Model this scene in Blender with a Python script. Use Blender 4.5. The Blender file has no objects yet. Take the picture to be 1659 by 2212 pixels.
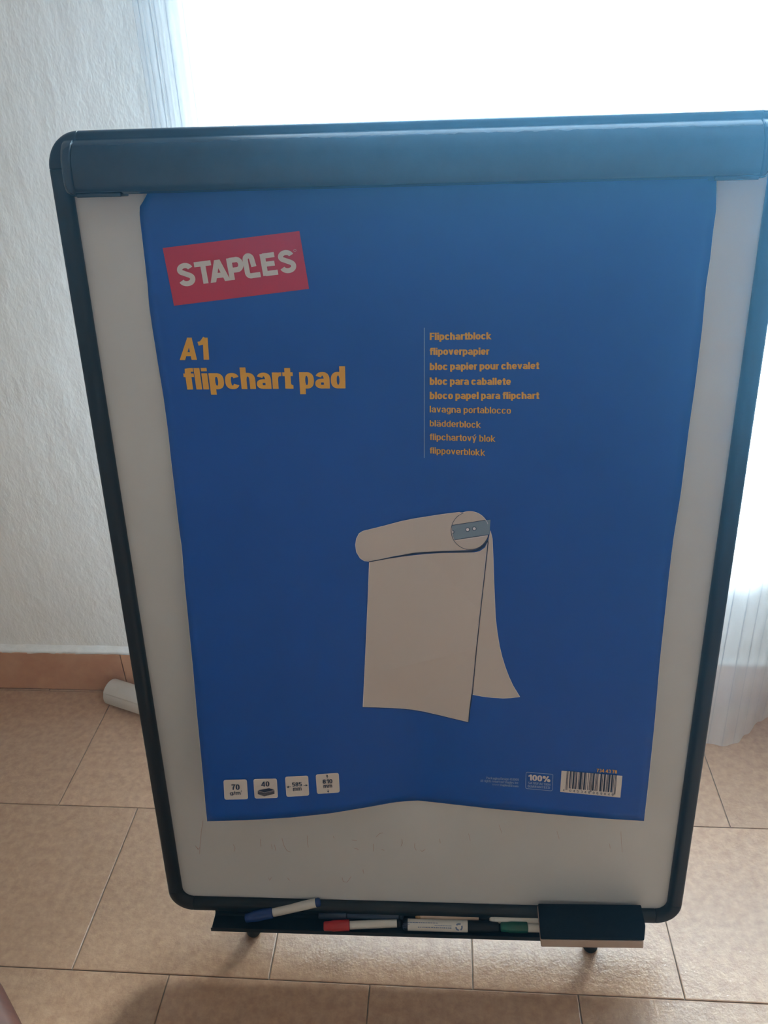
import bpy, bmesh, math, random
from mathutils import Vector, Matrix
random.seed(7)
SC = bpy.context.scene
COL = SC.collection

# ------------------------------------------------------------ camera
F_PX, YAW, PITCH, ROLL, CAM_H = 1779.113, -0.08723, -0.5165, -0.0377, 1.13471
def cam_axes():
    cy, sy, cp, sp = math.cos(YAW), math.sin(YAW), math.cos(PITCH), math.sin(PITCH)
    f = Vector((sy*cp, cy*cp, sp)); r = Vector((cy, -sy, 0)); u = r.cross(f)
    c, s = math.cos(ROLL), math.sin(ROLL)
    return c*r + s*u, -s*r + c*u, f
CR, CU, CF = cam_axes()
CAM = Vector((0, 0, CAM_H))
cd = bpy.data.cameras.new('camera'); cam = bpy.data.objects.new('camera', cd); COL.objects.link(cam)
cd.sensor_fit = 'HORIZONTAL'; cd.sensor_width = 36; cd.lens = F_PX*36/1659; cd.clip_start = 0.02
M = Matrix((CR, CU, -CF)).transposed().to_4x4(); M.translation = CAM
cam.matrix_world = M
SC.camera = cam

# ------------------------------------------------------------ sky, daylight, exposure
w = bpy.data.worlds.new('overcast_sky'); SC.world = w; w.use_nodes = True
bg = w.node_tree.nodes['Background']; bg.inputs['Color'].default_value = (0.55, 0.76, 1.0, 1); bg.inputs['Strength'].default_value = 22.0
SC.view_settings.view_transform = 'Standard'; SC.view_settings.look = 'None'
SC.view_settings.gamma = 1; SC.view_settings.use_curve_mapping = False
SC.view_settings.exposure = 0.1
WX0, WX1, WZ0, WZ1 = -0.306, 1.6, 0.385, 2.2       # window opening
YW = 1.25488                                        # inner face of back wall
ld = bpy.data.lights.new('window_portal', 'AREA'); ld.shape = 'RECTANGLE'; ld.size = WX1-WX0; ld.size_y = WZ1-WZ0
ld.cycles.is_portal = True
lo = bpy.data.objects.new('window_portal', ld); COL.objects.link(lo)
lo.location = ((WX0+WX1)/2, YW+0.26, (WZ0+WZ1)/2); lo.rotation_euler = (-math.pi/2, 0, 0)
sd = bpy.data.lights.new('veiled_sun', 'SUN'); sd.energy = 47.0; sd.angle = math.radians(24); sd.color = (.73, .88, 1)
so = bpy.data.objects.new('veiled_sun', sd); COL.objects.link(so)
SUN_AZ, SUN_EL = math.radians(30), math.radians(31)     # hazy sun beyond the window, high and to the right
so.rotation_euler = Vector((math.sin(SUN_AZ)*math.cos(SUN_EL), math.cos(SUN_AZ)*math.cos(SUN_EL), math.sin(SUN_EL))).to_track_quat('Z', 'Y').to_euler()
GLARE_HAZE_DENSITY, GLARE_HAZE_G = 0.13, 0.86  # room-filling volume added to stand in for lens glare

# ------------------------------------------------------------ helpers
def ray(x, y): return CR*((x-829.5)/F_PX) - CU*((y-1106)/F_PX) + CF
def hit(x, y, ax, c):                                    # pixel -> world point on an axis plane
    d = ray(x, y); return CAM + d*((c-CAM[ax])/d[ax])
# board frame: u right, v up along the board, n towards the room
BO = Vector((-0.03372, 0.73383, 0.06526)); BYAW, TILT, BW, BH = -0.01521, 0.13032, 0.715, 1.01402
EX = Vector((math.cos(BYAW), -math.sin(BYAW), 0)); FW = Vector((math.sin(BYAW), math.cos(BYAW), 0))
EV = Vector((0, 0, math.cos(TILT))) + FW*math.sin(TILT); EN = EX.cross(EV)
BM = Matrix((EX, EV, EN)).transposed().to_4x4(); BM.translation = BO
def bhit(x, y, ax, c):                                   # pixel -> board-frame point where component ax == c
    d = ray(x, y); d = Vector((EX.dot(d), EV.dot(d), EN.dot(d)))
    q = CAM - BO; q = Vector((EX.dot(q), EV.dot(q), EN.dot(q)))
    return q + d*((c-q[ax])/d[ax])

def obj(name, me, mat, parent=None, smooth=False, mat_world=None):
    if isinstance(me, bmesh.types.BMesh):
        bm = me; me = bpy.data.meshes.new(name)
        bmesh.ops.recalc_face_normals(bm, faces=bm.faces); bm.to_mesh(me); bm.free()
    o = bpy.data.objects.new(name, me); COL.objects.link(o)
    if mat:
        if not me.materials: me.materials.append(mat)
    if smooth:
        for p in me.polygons: p.use_smooth = True
    if parent: o.parent = parent
    if mat_world: o.matrix_basis = mat_world
    return o
def tag(o, label=None, cat=None, group=None, kind=None):
    if label: o['label'] = label
    if cat: o['category'] = cat
    if group: o['group'] = group
    if kind: o['kind'] = kind
    return o
def empty(name, mat=None):
    o = bpy.data.objects.new(name, None); COL.objects.link(o); o.empty_display_size = .05
    if mat: o.matrix_basis = mat
    return o
def bevel(o, wd, seg=2, ang=40):
    m = o.modifiers.new('bevel', 'BEVEL'); m.width = wd; m.segments = seg; m.limit_method = 'ANGLE'; m.angle_limit = math.radians(ang)
    for p in o.data.polygons: p.use_smooth = True
    n = o.modifiers.new('wn', 'WEIGHTED_NORMAL'); n.keep_sharp = True
    return o
def add_box(bm, a, b):
    vs = [bm.verts.new((x, y, z)) for x in (a[0], b[0]) for y in (a[1], b[1]) for z in (a[2], b[2])]
    for f in ((0,1,3,2),(4,6,7,5),(0,4,5,1),(2,3,7,6),(0,2,6,4),(1,5,7,3)): bm.faces.new([vs[i] for i in f])
    return bm
def box(a, b): return add_box(bmesh.new(), a, b)
def add_lathe(bm, p0, p1, prof, n=20):                   # prof: (t along axis in metres, radius)
    p0, p1 = Vector(p0), Vector(p1); ax = (p1-p0).normalized()
    a = ax.orthogonal().normalized(); b = ax.cross(a); rings = []
    for t, r in prof:
        rings.append([bm.verts.new(p0+ax*t+(a*math.cos(k*2*math.pi/n)+b*math.sin(k*2*math.pi/n))*max(r, 1e-5)) for k in range(n)])
    for A, B in zip(rings, rings[1:]):
        for k in range(n): bm.faces.new((A[k], A[(k+1) % n], B[(k+1) % n], B[k]))
    bm.faces.new(rings[0]); bm.faces.new(rings[-1])
    return bm
def add_sweep(bm, pts, r, n=12):
    pts = [Vector(p) for p in pts]; rings = []; ref = None
    for i, p in enumerate(pts):
        t = (pts[min(i+1, len(pts)-1)]-pts[max(i-1, 0)]).normalized()
        a = t.orthogonal().normalized() if ref is None else (ref-t*ref.dot(t)).normalized()
        ref = a; b = t.cross(a)
        rings.append([bm.verts.new(p+(a*math.cos(k*2*math.pi/n)+b*math.sin(k*2*math.pi/n))*r) for k in range(n)])
    for A, B in zip(rings, rings[1:]):
        for k in range(n): bm.faces.new((A[k], A[(k+1) % n], B[(k+1) % n], B[k]))
    bm.faces.new(rings[0]); bm.faces.new(rings[-1])
    return bm

# ------------------------------------------------------------ materials
def mat(name, col, rough=.5, spec=.5, metal=0, coat=0, emit=None):
    m = bpy.data.materials.new(name); m.use_nodes = True
    b = m.node_tree.nodes['Principled BSDF']
    b.inputs['Base Color'].default_value = (*col, 1); b.inputs['Roughness'].default_value = rough
    b.inputs['Metallic'].default_value = metal; b.inputs['Specular IOR Level'].default_value = spec
    b.inputs['Coat Weight'].default_value = coat
    return m
def nd(m, t, **k):
    n = m.node_tree.nodes.new(t)
    for a, v in k.items():
        if a[0].isupper(): n.inputs[a.replace('_', ' ')].default_value = v
        else: setattr(n, a, v)
    return n
def ln(m, a, b): m.node_tree.links.new(a, b)
def mottle(m, c1, c2, scale, bump=0, bscale=200, dist=.001, detail=6, obj_rand=False, stretch=None):
    b = m.node_tree.nodes['Principled BSDF']; tc = nd(m, 'ShaderNodeNewGeometry')
    pos = tc.outputs['Position']
    if stretch:
        mp = nd(m, 'ShaderNodeMapping'); mp.inputs['Scale'].default_value = stretch; ln(m, pos, mp.inputs['Vector']); pos = mp.outputs['Vector']
    n1 = nd(m, 'ShaderNodeTexNoise', Scale=scale, Detail=detail, Roughness=.65); ln(m, pos, n1.inputs['Vector'])
    cr = nd(m, 'ShaderNodeValToRGB'); cr.color_ramp.elements[0].color = (*c1, 1); cr.color_ramp.elements[1].color = (*c2, 1)
    cr.color_ramp.elements[0].position = .36; cr.color_ramp.elements[1].position = .64
    ln(m, n1.outputs['Fac'], cr.inputs['Fac']); out = cr.outputs['Color']
    if obj_rand:
        oi = nd(m, 'ShaderNodeObjectInfo'); hs = nd(m, 'ShaderNodeHueSaturation')
        mr = nd(m, 'ShaderNodeMapRange'); mr.inputs['To Min'].default_value = .93; mr.inputs['To Max'].default_value = 1.07
        ln(m, oi.outputs['Random'], mr.inputs['Value']); ln(m, mr.outputs['Result'], hs.inputs['Value']); ln(m, out, hs.inputs['Color']); out = hs.outputs['Color']
    ln(m, out, b.inputs['Base Color'])
    if bump:
        n2 = nd(m, 'ShaderNodeTexNoise', Scale=bscale, Detail=4, Roughness=.6); ln(m, pos, n2.inputs['Vector'])
        bp = nd(m, 'ShaderNodeBump', Strength=bump, Distance=dist); ln(m, n2.outputs['Fac'], bp.inputs['Height']); ln(m, bp.outputs['Normal'], b.inputs['Normal'])
    return m
def lin(r, g, b): return tuple(((c/255+.055)/1.055)**2.4 if c > 10 else c/255/12.92 for c in (r, g, b))

M_PLASTER = mottle(mat('wall_plaster', (.8, .8, .78), .85, .3), (.80, .80, .775), (.88, .88, .86), 3, .55, 26, .012, 8, stretch=(1, 1, .55))
M_PAINT = mottle(mat('ceiling_paint', (.8, .8, .78), .9, .2), (.74, .73, .70), (.8, .79, .77), 2)
M_TILE = mottle(mat('terracotta_tile', (.5, .3, .2), .20, .8), (.40, .235, .145), (.52, .34, .225), 75, .5, 190, .0014, 10, obj_rand=True)
M_SKIRT = mottle(mat('skirting_tile', (.3, .16, .1), .4, .5), (.50, .245, .14), (.61, .35, .215), 22, .2, 150, .001, 8, obj_rand=True)
M_GROUT = mottle(mat('grout', (.25, .2, .16), .9, .2), (.17, .13, .10), (.27, .22, .18), 60)
M_CAULK = mottle(mat('white_paint_bead', (.8, .8, .78), .7, .3), (.72, .72, .70), (.84, .84, .82), 40, .3, 90, .002)
M_FRAME = mottle(mat('black_plastic', (.012, .02, .027), .38, .4), (.003, .009, .014), (.005, .012, .018), 40, .08, 600, .0005)
M_CLAMP = mottle(mat('dark_grey_clamp_plastic', (.03, .04, .05), .24, .5), (.008, .018, .032), (.012, .025, .04), 30, .05, 500, .0004)
M_BOARD = mottle(mat('whiteboard_enamel', (.72, .71, .69), .28, .4), (.60, .62, .645), (.635, .655, .68), 5)
M_BLUE = mottle(mat('blue_cover_print', (.02, .12, .42), .42, .4), (.003, .085, .44), (.005, .096, .48), 4, .02, 30, .001)
M_PAGE = mottle(mat('white_paper', (.8, .8, .78), .6, .3), (.76, .75, .73), (.82, .81, .79), 12)
M_RED = mat('red_print', (.58, .022, .05), .42, .4)
M_INKW = mat('white_print', (.72, .68, .66), .42, .4)
M_YEL = mat('yellow_print', (.85, .44, .03), .42, .4)
M_ILL = mat('illustration_paper_print', (.62, .56, .54), .42, .4)
M_ILLE = mat('illustration_edge_print', (.80, .78, .84), .42, .4)
M_NAVY = mat('navy_print', (.012, .03, .09), .42, .4)
M_STEEL = mat('steel_blue_print', (.22, .31, .42), .42, .4)
M_LINE = mat('pale_blue_print', (.33, .47, .66), .42, .4)
M_RES = mat('faded_marker_ink', (.47, .32, .31), .5, .3)
M_RUB = mat('black_rubber', (.012, .012, .013), .7, .3)
M_METAL = mat('dark_lacquered_steel', (.03, .035, .245), .35, .5, .6)
M_ROLL = mottle(mat('roll_paper', (.8, .78, .74), .6, .3), (.84, .82, .78), (.90, .88, .85), 14)
M_WOOD = mottle(mat('red_brown_wood', (.2, .07, .03), .55, .2), (.055, .020, .013), (.09, .034, .02), 9, .1, 90, .001, 8, stretch=(1, 6, 1))
M_PVC = mat('white_window_plastic', (.8, .8, .8), .35, .5)

# sheer curtain: woven translucent cloth with thin stripes
def curtain_mat():
    m = bpy.data.materials.new('sheer_striped_cloth'); m.use_nodes = True; nt = m.node_tree; nt.nodes.clear()
    out = nd(m, 'ShaderNodeOutputMaterial'); uv = nd(m, 'ShaderNodeUVMap'); sp = nd(m, 'ShaderNodeSeparateXYZ'); ln(m, uv.outputs['UV'], sp.inputs['Vector'])
    def stripe(sock, period, width):
        a = nd(m, 'ShaderNodeMath', operation='DIVIDE'); a.inputs[1].default_value = period; ln(m, sock, a.inputs[0])
        b = nd(m, 'ShaderNodeMath', operation='FRACT'); ln(m, a.outputs[0], b.inputs[0])
        c = nd(m, 'ShaderNodeMath', operation='LESS_THAN'); c.inputs[1].default_value = width; ln(m, b.outputs[0], c.inputs[0]); return c.outputs[0]
    s1 = stripe(sp.outputs['X'], .0235, .06)
    nz = nd(m, 'ShaderNodeTexNoise', Scale=1.0, Detail=3); mp = nd(m, 'ShaderNodeMapping'); mp.inputs['Scale'].default_value = (900, 60, 1)
    ln(m, uv.outputs['UV'], mp.inputs['Vector']); ln(m, mp.outputs['Vector'], nz.inputs['Vector'])
    f = nd(m, 'ShaderNodeMath', operation='MULTIPLY_ADD'); f.inputs[1].default_value = .10; f.inputs[2].default_value = .52; ln(m, nz.outputs['Fac'], f.inputs[0])
    g = nd(m, 'ShaderNodeMath', operation='MULTIPLY_ADD'); g.inputs[1].default_value = .5; ln(m, s1, g.inputs[0]); ln(m, f.outputs[0], g.inputs[2])
    cl = nd(m, 'ShaderNodeMix', data_type='RGBA'); cl.inputs['A'].default_value = (.86, .88, .90, 1); cl.inputs['B'].default_value = (.42, .44, .48, 1); ln(m, s1, cl.inputs['Factor'])
    tr = nd(m, 'ShaderNodeBsdfTranslucent'); df = nd(m, 'ShaderNodeBsdfDiffuse'); tp = nd(m, 'ShaderNodeBsdfTransparent')
    ln(m, cl.outputs['Result'], tr.inputs['Color']); ln(m, cl.outputs['Result'], df.inputs['Color'])
    m1 = nd(m, 'ShaderNodeMixShader'); m1.inputs['Fac'].default_value = .5; ln(m, tr.outputs[0], m1.inputs[1]); ln(m, df.outputs[0], m1.inputs[2])
    m2 = nd(m, 'ShaderNodeMixShader'); ln(m, g.outputs[0], m2.inputs['Fac']); ln(m, tp.outputs[0], m2.inputs[1]); ln(m, m1.outputs[0], m2.inputs[2])
    ln(m, m2.outputs[0], out.inputs['Surface']); return m
M_SHEER = curtain_mat()
def glass_mat():
    m = bpy.data.materials.new('window_glass'); m.use_nodes = True; nt = m.node_tree; nt.nodes.clear()
    out = nd(m, 'ShaderNodeOutputMaterial'); tp = nd(m, 'ShaderNodeBsdfTransparent'); gl = nd(m, 'ShaderNodeBsdfGlossy'); gl.inputs['Roughness'].default_value = .02
    tp.inputs['Color'].default_value = (.94, .97, .96, 1)
    fr = nd(m, 'ShaderNodeFresnel', IOR=1.45); mx = nd(m, 'ShaderNodeMixShader'); ln(m, fr.outputs[0], mx.inputs['Fac']); ln(m, tp.outputs[0], mx.inputs[1]); ln(m, gl.outputs[0], mx.inputs[2])
    ln(m, mx.outputs[0], out.inputs['Surface']); return m
M_GLASS = glass_mat()

# ------------------------------------------------------------ room
RX0, RX1, RY0, RZ = -1.35, 2.45, -2.3, 2.6
WT = .24
bm = bmesh.new()
for a, b in (((RX0-.1, YW, -.12), (WX0, YW+WT, RZ)), ((WX1, YW, -.12), (RX1+.1, YW+WT, RZ)), ((WX0, YW, -.12), (WX1, YW+WT, WZ0)), ((WX0, YW, WZ1), (WX1, YW+WT, RZ))): add_box(bm, a, b)
tag(obj('wall_back', bm, M_PLASTER), kind='structure')
tag(obj('wall_left', box((RX0-.1, RY0, -.12), (RX0, YW, RZ)), M_PLASTER), kind='structure')
tag(obj('wall_right', box((RX1, RY0, -.12), (RX1+.1, YW, RZ)), M_PLASTER), kind='structure')
tag(obj('wall_front', box((RX0-.1, RY0-.1, -.12), (RX1+.1, RY0, RZ)), M_PLASTER), kind='structure')
tag(obj('ceiling', box((RX0-.1, RY0-.1, RZ), (RX1+.1, YW+WT, RZ+.1)), M_PAINT), kind='structure')
floor = tag(obj('floor', box((RX0, RY0, -.12), (RX1, YW, -.0018)), M_GROUT), kind='structure')
TS, RP, X0, Y0 = 0.28498, 0.28734, -0.67267, 0.95255        # tile pitch across, row pitch, origin of the joints
def tile_mesh(x0, x1, y0, y1):
    bm = bmesh.new(); g = .0008; bv = .0012; z0, z1 = -.0018, 0
    lo_ = [bm.verts.new(p) for p in ((x0+g, y0+g, z0), (x1-g, y0+g, z0), (x1-g, y1-g, z0), (x0+g, y1-g, z0))]
    mi = [bm.verts.new((v.co.x, v.co.y, -.0005)) for v in lo_]
    hi = [bm.verts.new(p) for p in ((x0+g+bv, y0+g+bv, z1), (x1-g-bv, y0+g+bv, z1), (x1-g-bv, y1-g-bv, z1), (x0+g+bv, y1-g-bv, z1))]
    for A, B in ((lo_, mi), (mi, hi)):
        for k in range(4): bm.faces.new((A[k], A[(k+1) % 4], B[(k+1) % 4], B[k]))
    bm.faces.new(hi); return bm
full = None
for r in range(-1, 12):
    y1 = Y0 - (r-1)*RP if r > 0 else Y0 + (1-r)*RP
    y1 = Y0 + RP*(1-r) if r <= 0 else Y0 - RP*(r-1)
    y0 = y1-RP
    off = 0 if r % 2 == 0 else .5
    cy0, cy1 = max(y0, RY0), min(y1, YW)
    if cy1-cy0 < .004: continue
    for k in range(-5, 12):
        x0 = X0+(k+off)*TS; x1 = x0+TS; cx0, cx1 = max(x0, RX0), min(x1, RX1)
        if cx1-cx0 < .01: continue
        if cx0 == x0 and cx1 == x1 and cy0 == y0 and cy1 == y1:
            if full is None:
                full = obj('floor_tile', tile_mesh(-TS/2, TS/2, -RP/2, RP/2), M_TILE, floor); full.location = ((x0+x1)/2, (y0+y1)/2, 0)
            else:
                o = full.copy(); COL.objects.link(o); o.parent = floor; o.location = ((x0+x1)/2, (y0+y1)/2, random.uniform(-.0002, .0002))
        else: obj('floor_tile', tile_mesh(cx0, cx1, cy0, cy1), M_TILE, floor)
# skirting of the same fired tile
bb = tag(obj('baseboard_back', box((RX0, YW-.004, 0), (RX1, YW, .094)), M_GROUT), kind='structure')
JX = hit(281, 1484, 1, YW).x
proto = None
for k in range(-3, 12):
    x0 = max(JX+k*.30, RX0+.001); x1 = min(JX+(k+1)*.30, RX1-.001)
    if x1-x0 < .02: continue
    t = obj('skirting_tile', box((x0+.001, YW-.012, .001), (x1-.001, YW-.004, .0955)), M_SKIRT, bb); bevel(t, .0015, 1)
bm = bmesh.new(); prev = None                           # rough painted bead on top of the skirting
N = 220
for i in range(N+1):
    x = RX0+.002+(RX1-RX0-.004)*i/N; a = .003+.0022*random.random(); dn = .0965-.0035*(random.random()**3)
    ring = [bm.verts.new(p) for p in ((x, YW, dn), (x, YW-.0125+.002*random.random(), dn), (x, YW-.006-.3*a, .0995), (x, YW, .104+a))]
    if prev:
        for k in range(3): bm.faces.new((prev[k], prev[k+1], ring[k+1], ring[k]))
    prev = ring
tag(obj('paint_bead', bm, M_CAULK, bb, True), 'rough white paint line above skirting')
for nm, a, b in (('baseboard_left', (RX0, RY0, 0), (RX0+.012, YW-.012, .096)), ('baseboard_right', (RX1-.012, RY0, 0), (RX1, YW-.012, .096))):
    tag(obj(nm, box(a, b), M_SKIRT), kind='structure')
# window
win = tag(empty('window_1'), kind='structure')
bm = bmesh.new(); fy0, fy1, fw_ = YW+.15, YW+.20, .05
for a, b in (((WX0, fy0, WZ0), (WX0+fw_, fy1, WZ1)), ((WX1-fw_, fy0, WZ0), (WX1, fy1, WZ1)), ((WX0+fw_, fy0, WZ0), (WX1-fw_, fy1, WZ0+fw_)), ((WX0+fw_, fy0, WZ1-fw_), (WX1-fw_, fy1, WZ1))): add_box(bm, a, b)
bevel(obj('window_frame', bm, M_PVC, win), .004)
xm = (WX0+WX1)/2+.12
bevel(obj('mullion', box((xm-.025, fy0, WZ0+fw_), (xm+.025, fy1, WZ1-fw_)), M_PVC, win), .004)
obj('pane', box((WX0+fw_, fy0+.02, WZ0+fw_), (xm-.025, fy0+.024, WZ1-fw_)), M_GLASS, win)
obj('pane', box((xm+.025, fy0+.02, WZ0+fw_), (WX1-fw_, fy0+.024, WZ1-fw_)), M_GLASS, win)

# ------------------------------------------------------------ curtain
CX0, CX1, CZ1 = -.398, 2.15, 2.35
hem = [(-0.4029, 1.21361), (0.0, 1.20378), (0.2948, 1.16939), (0.43238, 1.14482), (0.48456, 1.13499), (0.50323, 1.1291), (0.53075, 1.13794), (0.55345, 1.16054), (0.58931, 1.19543), (0.60956, 1.20771), (0.64857, 1.21459), (0.70753, 1.19887), (0.78614, 1.16939), (0.88441, 1.17922), (0.98268, 1.2087), (1.13008, 1.17922), (1.29714, 1.2087), (1.47402, 1.16939), (1.67056, 1.19887), (1.86709, 1.16939), (2.11276, 1.19887)]
def smoothstep(t): t = max(0, min(1, t)); return t*t*(3-2*t)
def lerp_tab(tab, x):
    if x <= tab[0][0]: return tab[0][1]
    for (a, va), (b, vb) in zip(tab, tab[1:]):
        if x <= b: return va+(vb-va)*smoothstep((x-a)/(b-a))
    return tab[-1][1]
NX, NZ = 520, 60; bm = bmesh.new(); uvl = bm.loops.layers.uv.new('UVMap')
xs = [CX0+(CX1-CX0)*((i/NX)**1.25) for i in range(NX+1)]
def cy(x, z):
    edge = math.exp(-((x-CX0)/.035)**2)
    top = YW-.055 + .012*math.sin(x*21+.6)+.006*math.sin(x*47+1) + .012*edge*math.sin((x-CX0)*520+z*2.2+.6*math.sin(z*7)) + .004*math.sin(x*90)*math.exp(-(x-CX0)/.3)
    b = lerp_tab(hem, x); wgt = max(0, 1-z/.75)**1.4
    return top*(1-wgt)+b*wgt
arc = [0]
for i in range(NX): arc.append(arc[-1]+math.hypot(xs[i+1]-xs[i], cy(xs[i+1], 1.2)-cy(xs[i], 1.2)))
grid = [[bm.verts.new((xs[i], min(cy(xs[i], CZ1*j/NZ), YW-.016), .004+(CZ1-.004)*j/NZ)) for i in range(NX+1)] for j in range(NZ+1)]
for j in range(NZ):
    for i in range(NX):
        f = bm.faces.new((grid[j][i], grid[j][i+1], grid[j+1][i+1], grid[j+1][i]))
        for l, (ii, jj) in zip(f.loops, ((i, j), (i+1, j), (i+1, j+1), (i, j+1))): l[uvl].uv = (arc[ii], CZ1*jj/NZ)
cur = obj('sheer_curtain', bm, M_SHEER, None, True)
tag(cur, 'floor-length white sheer curtain with fine stripes hanging in front of the bright window', 'curtain')
rod = obj('curtain_rod', add_lathe(bmesh.new(), (CX0-.06, YW-.05, CZ1+.015), (CX1+.06, YW-.05, CZ1+.015), [(0, .012), (CX1-CX0+.12, .012)], 16), M_PVC, cur)

# ------------------------------------------------------------ whiteboard easel
easel = empty('flipchart_easel', Matrix.Translation((BO.x, BO.y, 0)))
tag(easel, 'black-framed whiteboard flipchart easel with top clamp bar and pen tray', 'easel')
LB = Matrix.Translation((-BO.x, -BO.y, 0)) @ BM          # board frame expressed in the easel's frame
def epart(name, bm, m, smooth=False, parent=None):
    if parent is None: return obj(name, bm, m, easel, smooth, LB)
    return obj(name, bm, m, parent, smooth)
FWD = .0188                                              # width of frame rail
hw, R0 = BW/2, .034
panel = epart('whiteboard_panel', box((-hw+.008, .010, -.012), (hw-.008, BH-.008, 0)), M_BOARD)
prof = [(0, -.014), (0, .006), (.0015, .0095), (.0045, .0115), (.012, .0115), (.0165, .009), (FWD, .004), (FWD, 0), (.009, 0), (.009, -.014)]
def rail(name, path):                                    # path: (u, v, inward du, inward dv)
    bm = bmesh.new(); prev = None; first = None
    for u, v, iu, iv in path:
        ring = [bm.verts.new((u+iu*a, v+iv*a, n)) for a, n in prof]
        if prev:
            for k in range(len(ring)): bm.faces.new((prev[k], prev[(k+1) % len(ring)], ring[(k+1) % len(ring)], ring[k]))
        else: first = ring
        prev = ring
    bm.faces.new(first); bm.faces.new(prev)
    o = epart(name, bm, M_FRAME); bevel(o, .0006, 1, 60); return o
L_, R_, B_, T_ = -hw, hw, 0, BH
g = .0
rail('frame_rail', [(L_, B_+R0+g, 1, 0), (L_, T_-R0-g, 1, 0)])
rail('frame_rail', [(R_, B_+R0+g, -1, 0), (R_, T_-R0-g, -1, 0)])
rail('frame_rail', [(L_+R0+g, B_, 0, 1), (R_-R0-g, B_, 0, 1)])
rail('frame_rail', [(L_+R0+g, T_, 0, -1), (R_-R0-g, T_, 0, -1)])
for cx_, cy_, a0 in ((R_-R0, T_-R0, 0), (L_+R0, T_-R0, 90), (L_+R0, B_+R0, 180), (R_-R0, B_+R0, 270)):
    path = []
    for k in range(13):
        a = math.radians(a0+90*k/12); c, s = math.cos(a), math.sin(a); rr = R0
        path.append((cx_+rr*c, cy_+rr*s, -c, -s))
    rail('frame_corner', path)
# clamp bar: rounded extrusion
CL0, CL1 = -.3255, .3215
cprof = [(.9575, .0005), (.9558, .010), (.9556, .024), (.9580, .0295), (.9640, .0315), (.9760, .0315), (.9880, .0300), (.9960, .0262), (1.0020, .0205), (1.0060, .0130), (1.0073, .0060), (1.0073, .0005)]
bm = bmesh.new(); A = [bm.verts.new((CL0, v, n)) for v, n in cprof]; B = [bm.verts.new((CL1, v, n)) for v, n in cprof]
for k in range(len(A)): bm.faces.new((A[k], A[(k+1) % len(A)], B[(k+1) % len(A)], B[k]))
bm.faces.new(A); bm.faces.new(B)
clamp = epart('clamp_bar', bm, M_CLAMP); bevel(clamp, .0012, 2, 25)
for s, ua, ub in ((-1, -.3372, CL0-.0006), (1, CL1+.0006, .3325)):
    bm = bmesh.new(); rings = []
    outer, inner = (ua, ub) if s < 0 else (ub, ua)
    for i in range(9):                                    # from the outer face to the seam, outer corner rounded
        t = i/8; u = outer+(inner-outer)*t; k = math.sqrt(max(0, 1-(1-t)**2))*.9+.1 if t < 1 else 1
        rings.append([bm.verts.new((u, .9815+(v-.9815)*(.72+.28*k if v < .98 else .985+.015*k) + (0 if v > .98 else -.0012), n*(.75+.25*k)+.0006)) for v, n in cprof])
    for P, Q in zip(rings, rings[1:]):
        for k in range(len(P)): bm.faces.new((P[k], P[(k+1) % len(P)], Q[(k+1) % len(P)], Q[k]))
    bm.faces.new(rings[0]); bm.faces.new(rings[-1])
    epart('end_cap', bm, M_CLAMP, True, clamp)
    a, b = (-.3255, -.281) if s < 0 else (.281, .3215)
    bevel(epart('end_foot', box((a, .9535, .006), (b, .9575, .0285)), M_CLAMP, False, clamp), .001, 2)
# pen tray: back flange, shelf, upturned lip
TU0, TU1 = -.2945, .2985
tprof = [(-.0005, -.004), (-.0005, .004), (-.0085, .0045), (-.0100, .0075), (-.0115, .0270), (-.0080, .0300), (-.0072, .0312), (-.0135, .0312), (-.0145, .0280), (-.0140, .0060), (-.0125, -.004)]
bm = bmesh.new(); A = [bm.verts.new((TU0, v, n)) for v, n in tprof]; B = [bm.verts.new((TU1, v, n)) for v, n in tprof]
for k in range(len(A)): bm.faces.new((A[k], A[(k+1) % len(A)], B[(k+1) % len(A)], B[k]))
bm.faces.new(A); bm.faces.new(B)
epart('pen_tray', bm, M_FRAME)
# legs behind the board (only their feet show under the tray)
ebase = Vector((BO.x, BO.y, 0))
def bpt(u, v, n): return BM @ Vector((u, v, n)) - ebase
for px, py in ((549, 2014), (1274, 2047)):
    p = hit(px, py, 2, 0) - ebase
    u = (p.x)
    leg = obj('leg', add_sweep(bmesh.new(), [p+Vector((0, .004, .030)), Vector((p.x, p.y+.03, .10)), bpt(u, .10, -.028), bpt(u, .62, -.028)], .0075, 14), M_METAL, easel, True)
    obj('rubber_foot', add_lathe(bmesh.new(), p, p+Vector((0, 0, 1)), [(0, .0085), (.004, .0105), (.020, .010), (.030, .009), (.034, .008)], 20), M_RUB, leg, True)
rf = Vector((-.01, .30, 0))
leg = obj('leg', add_sweep(bmesh.new(), [rf+Vector((0, 0, .03)), bpt(0, .80, -.035)], .011, 14), M_METAL, easel, True)
obj('rubber_foot', add_lathe(bmesh.new(), rf, rf+Vector((0, 0, 1)), [(0, .0085), (.004, .0105), (.020, .010), (.030, .009), (.034, .008)], 20), M_RUB, leg, True)
obj('leg_bracket', box((-.27, .60, -.045), (.27, .64, -.012)), M_METAL, easel, False, LB)
obj('leg_bracket', box((-.04, .78, -.05), (.04, .84, -.012)), M_METAL, easel, False, LB)

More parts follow.
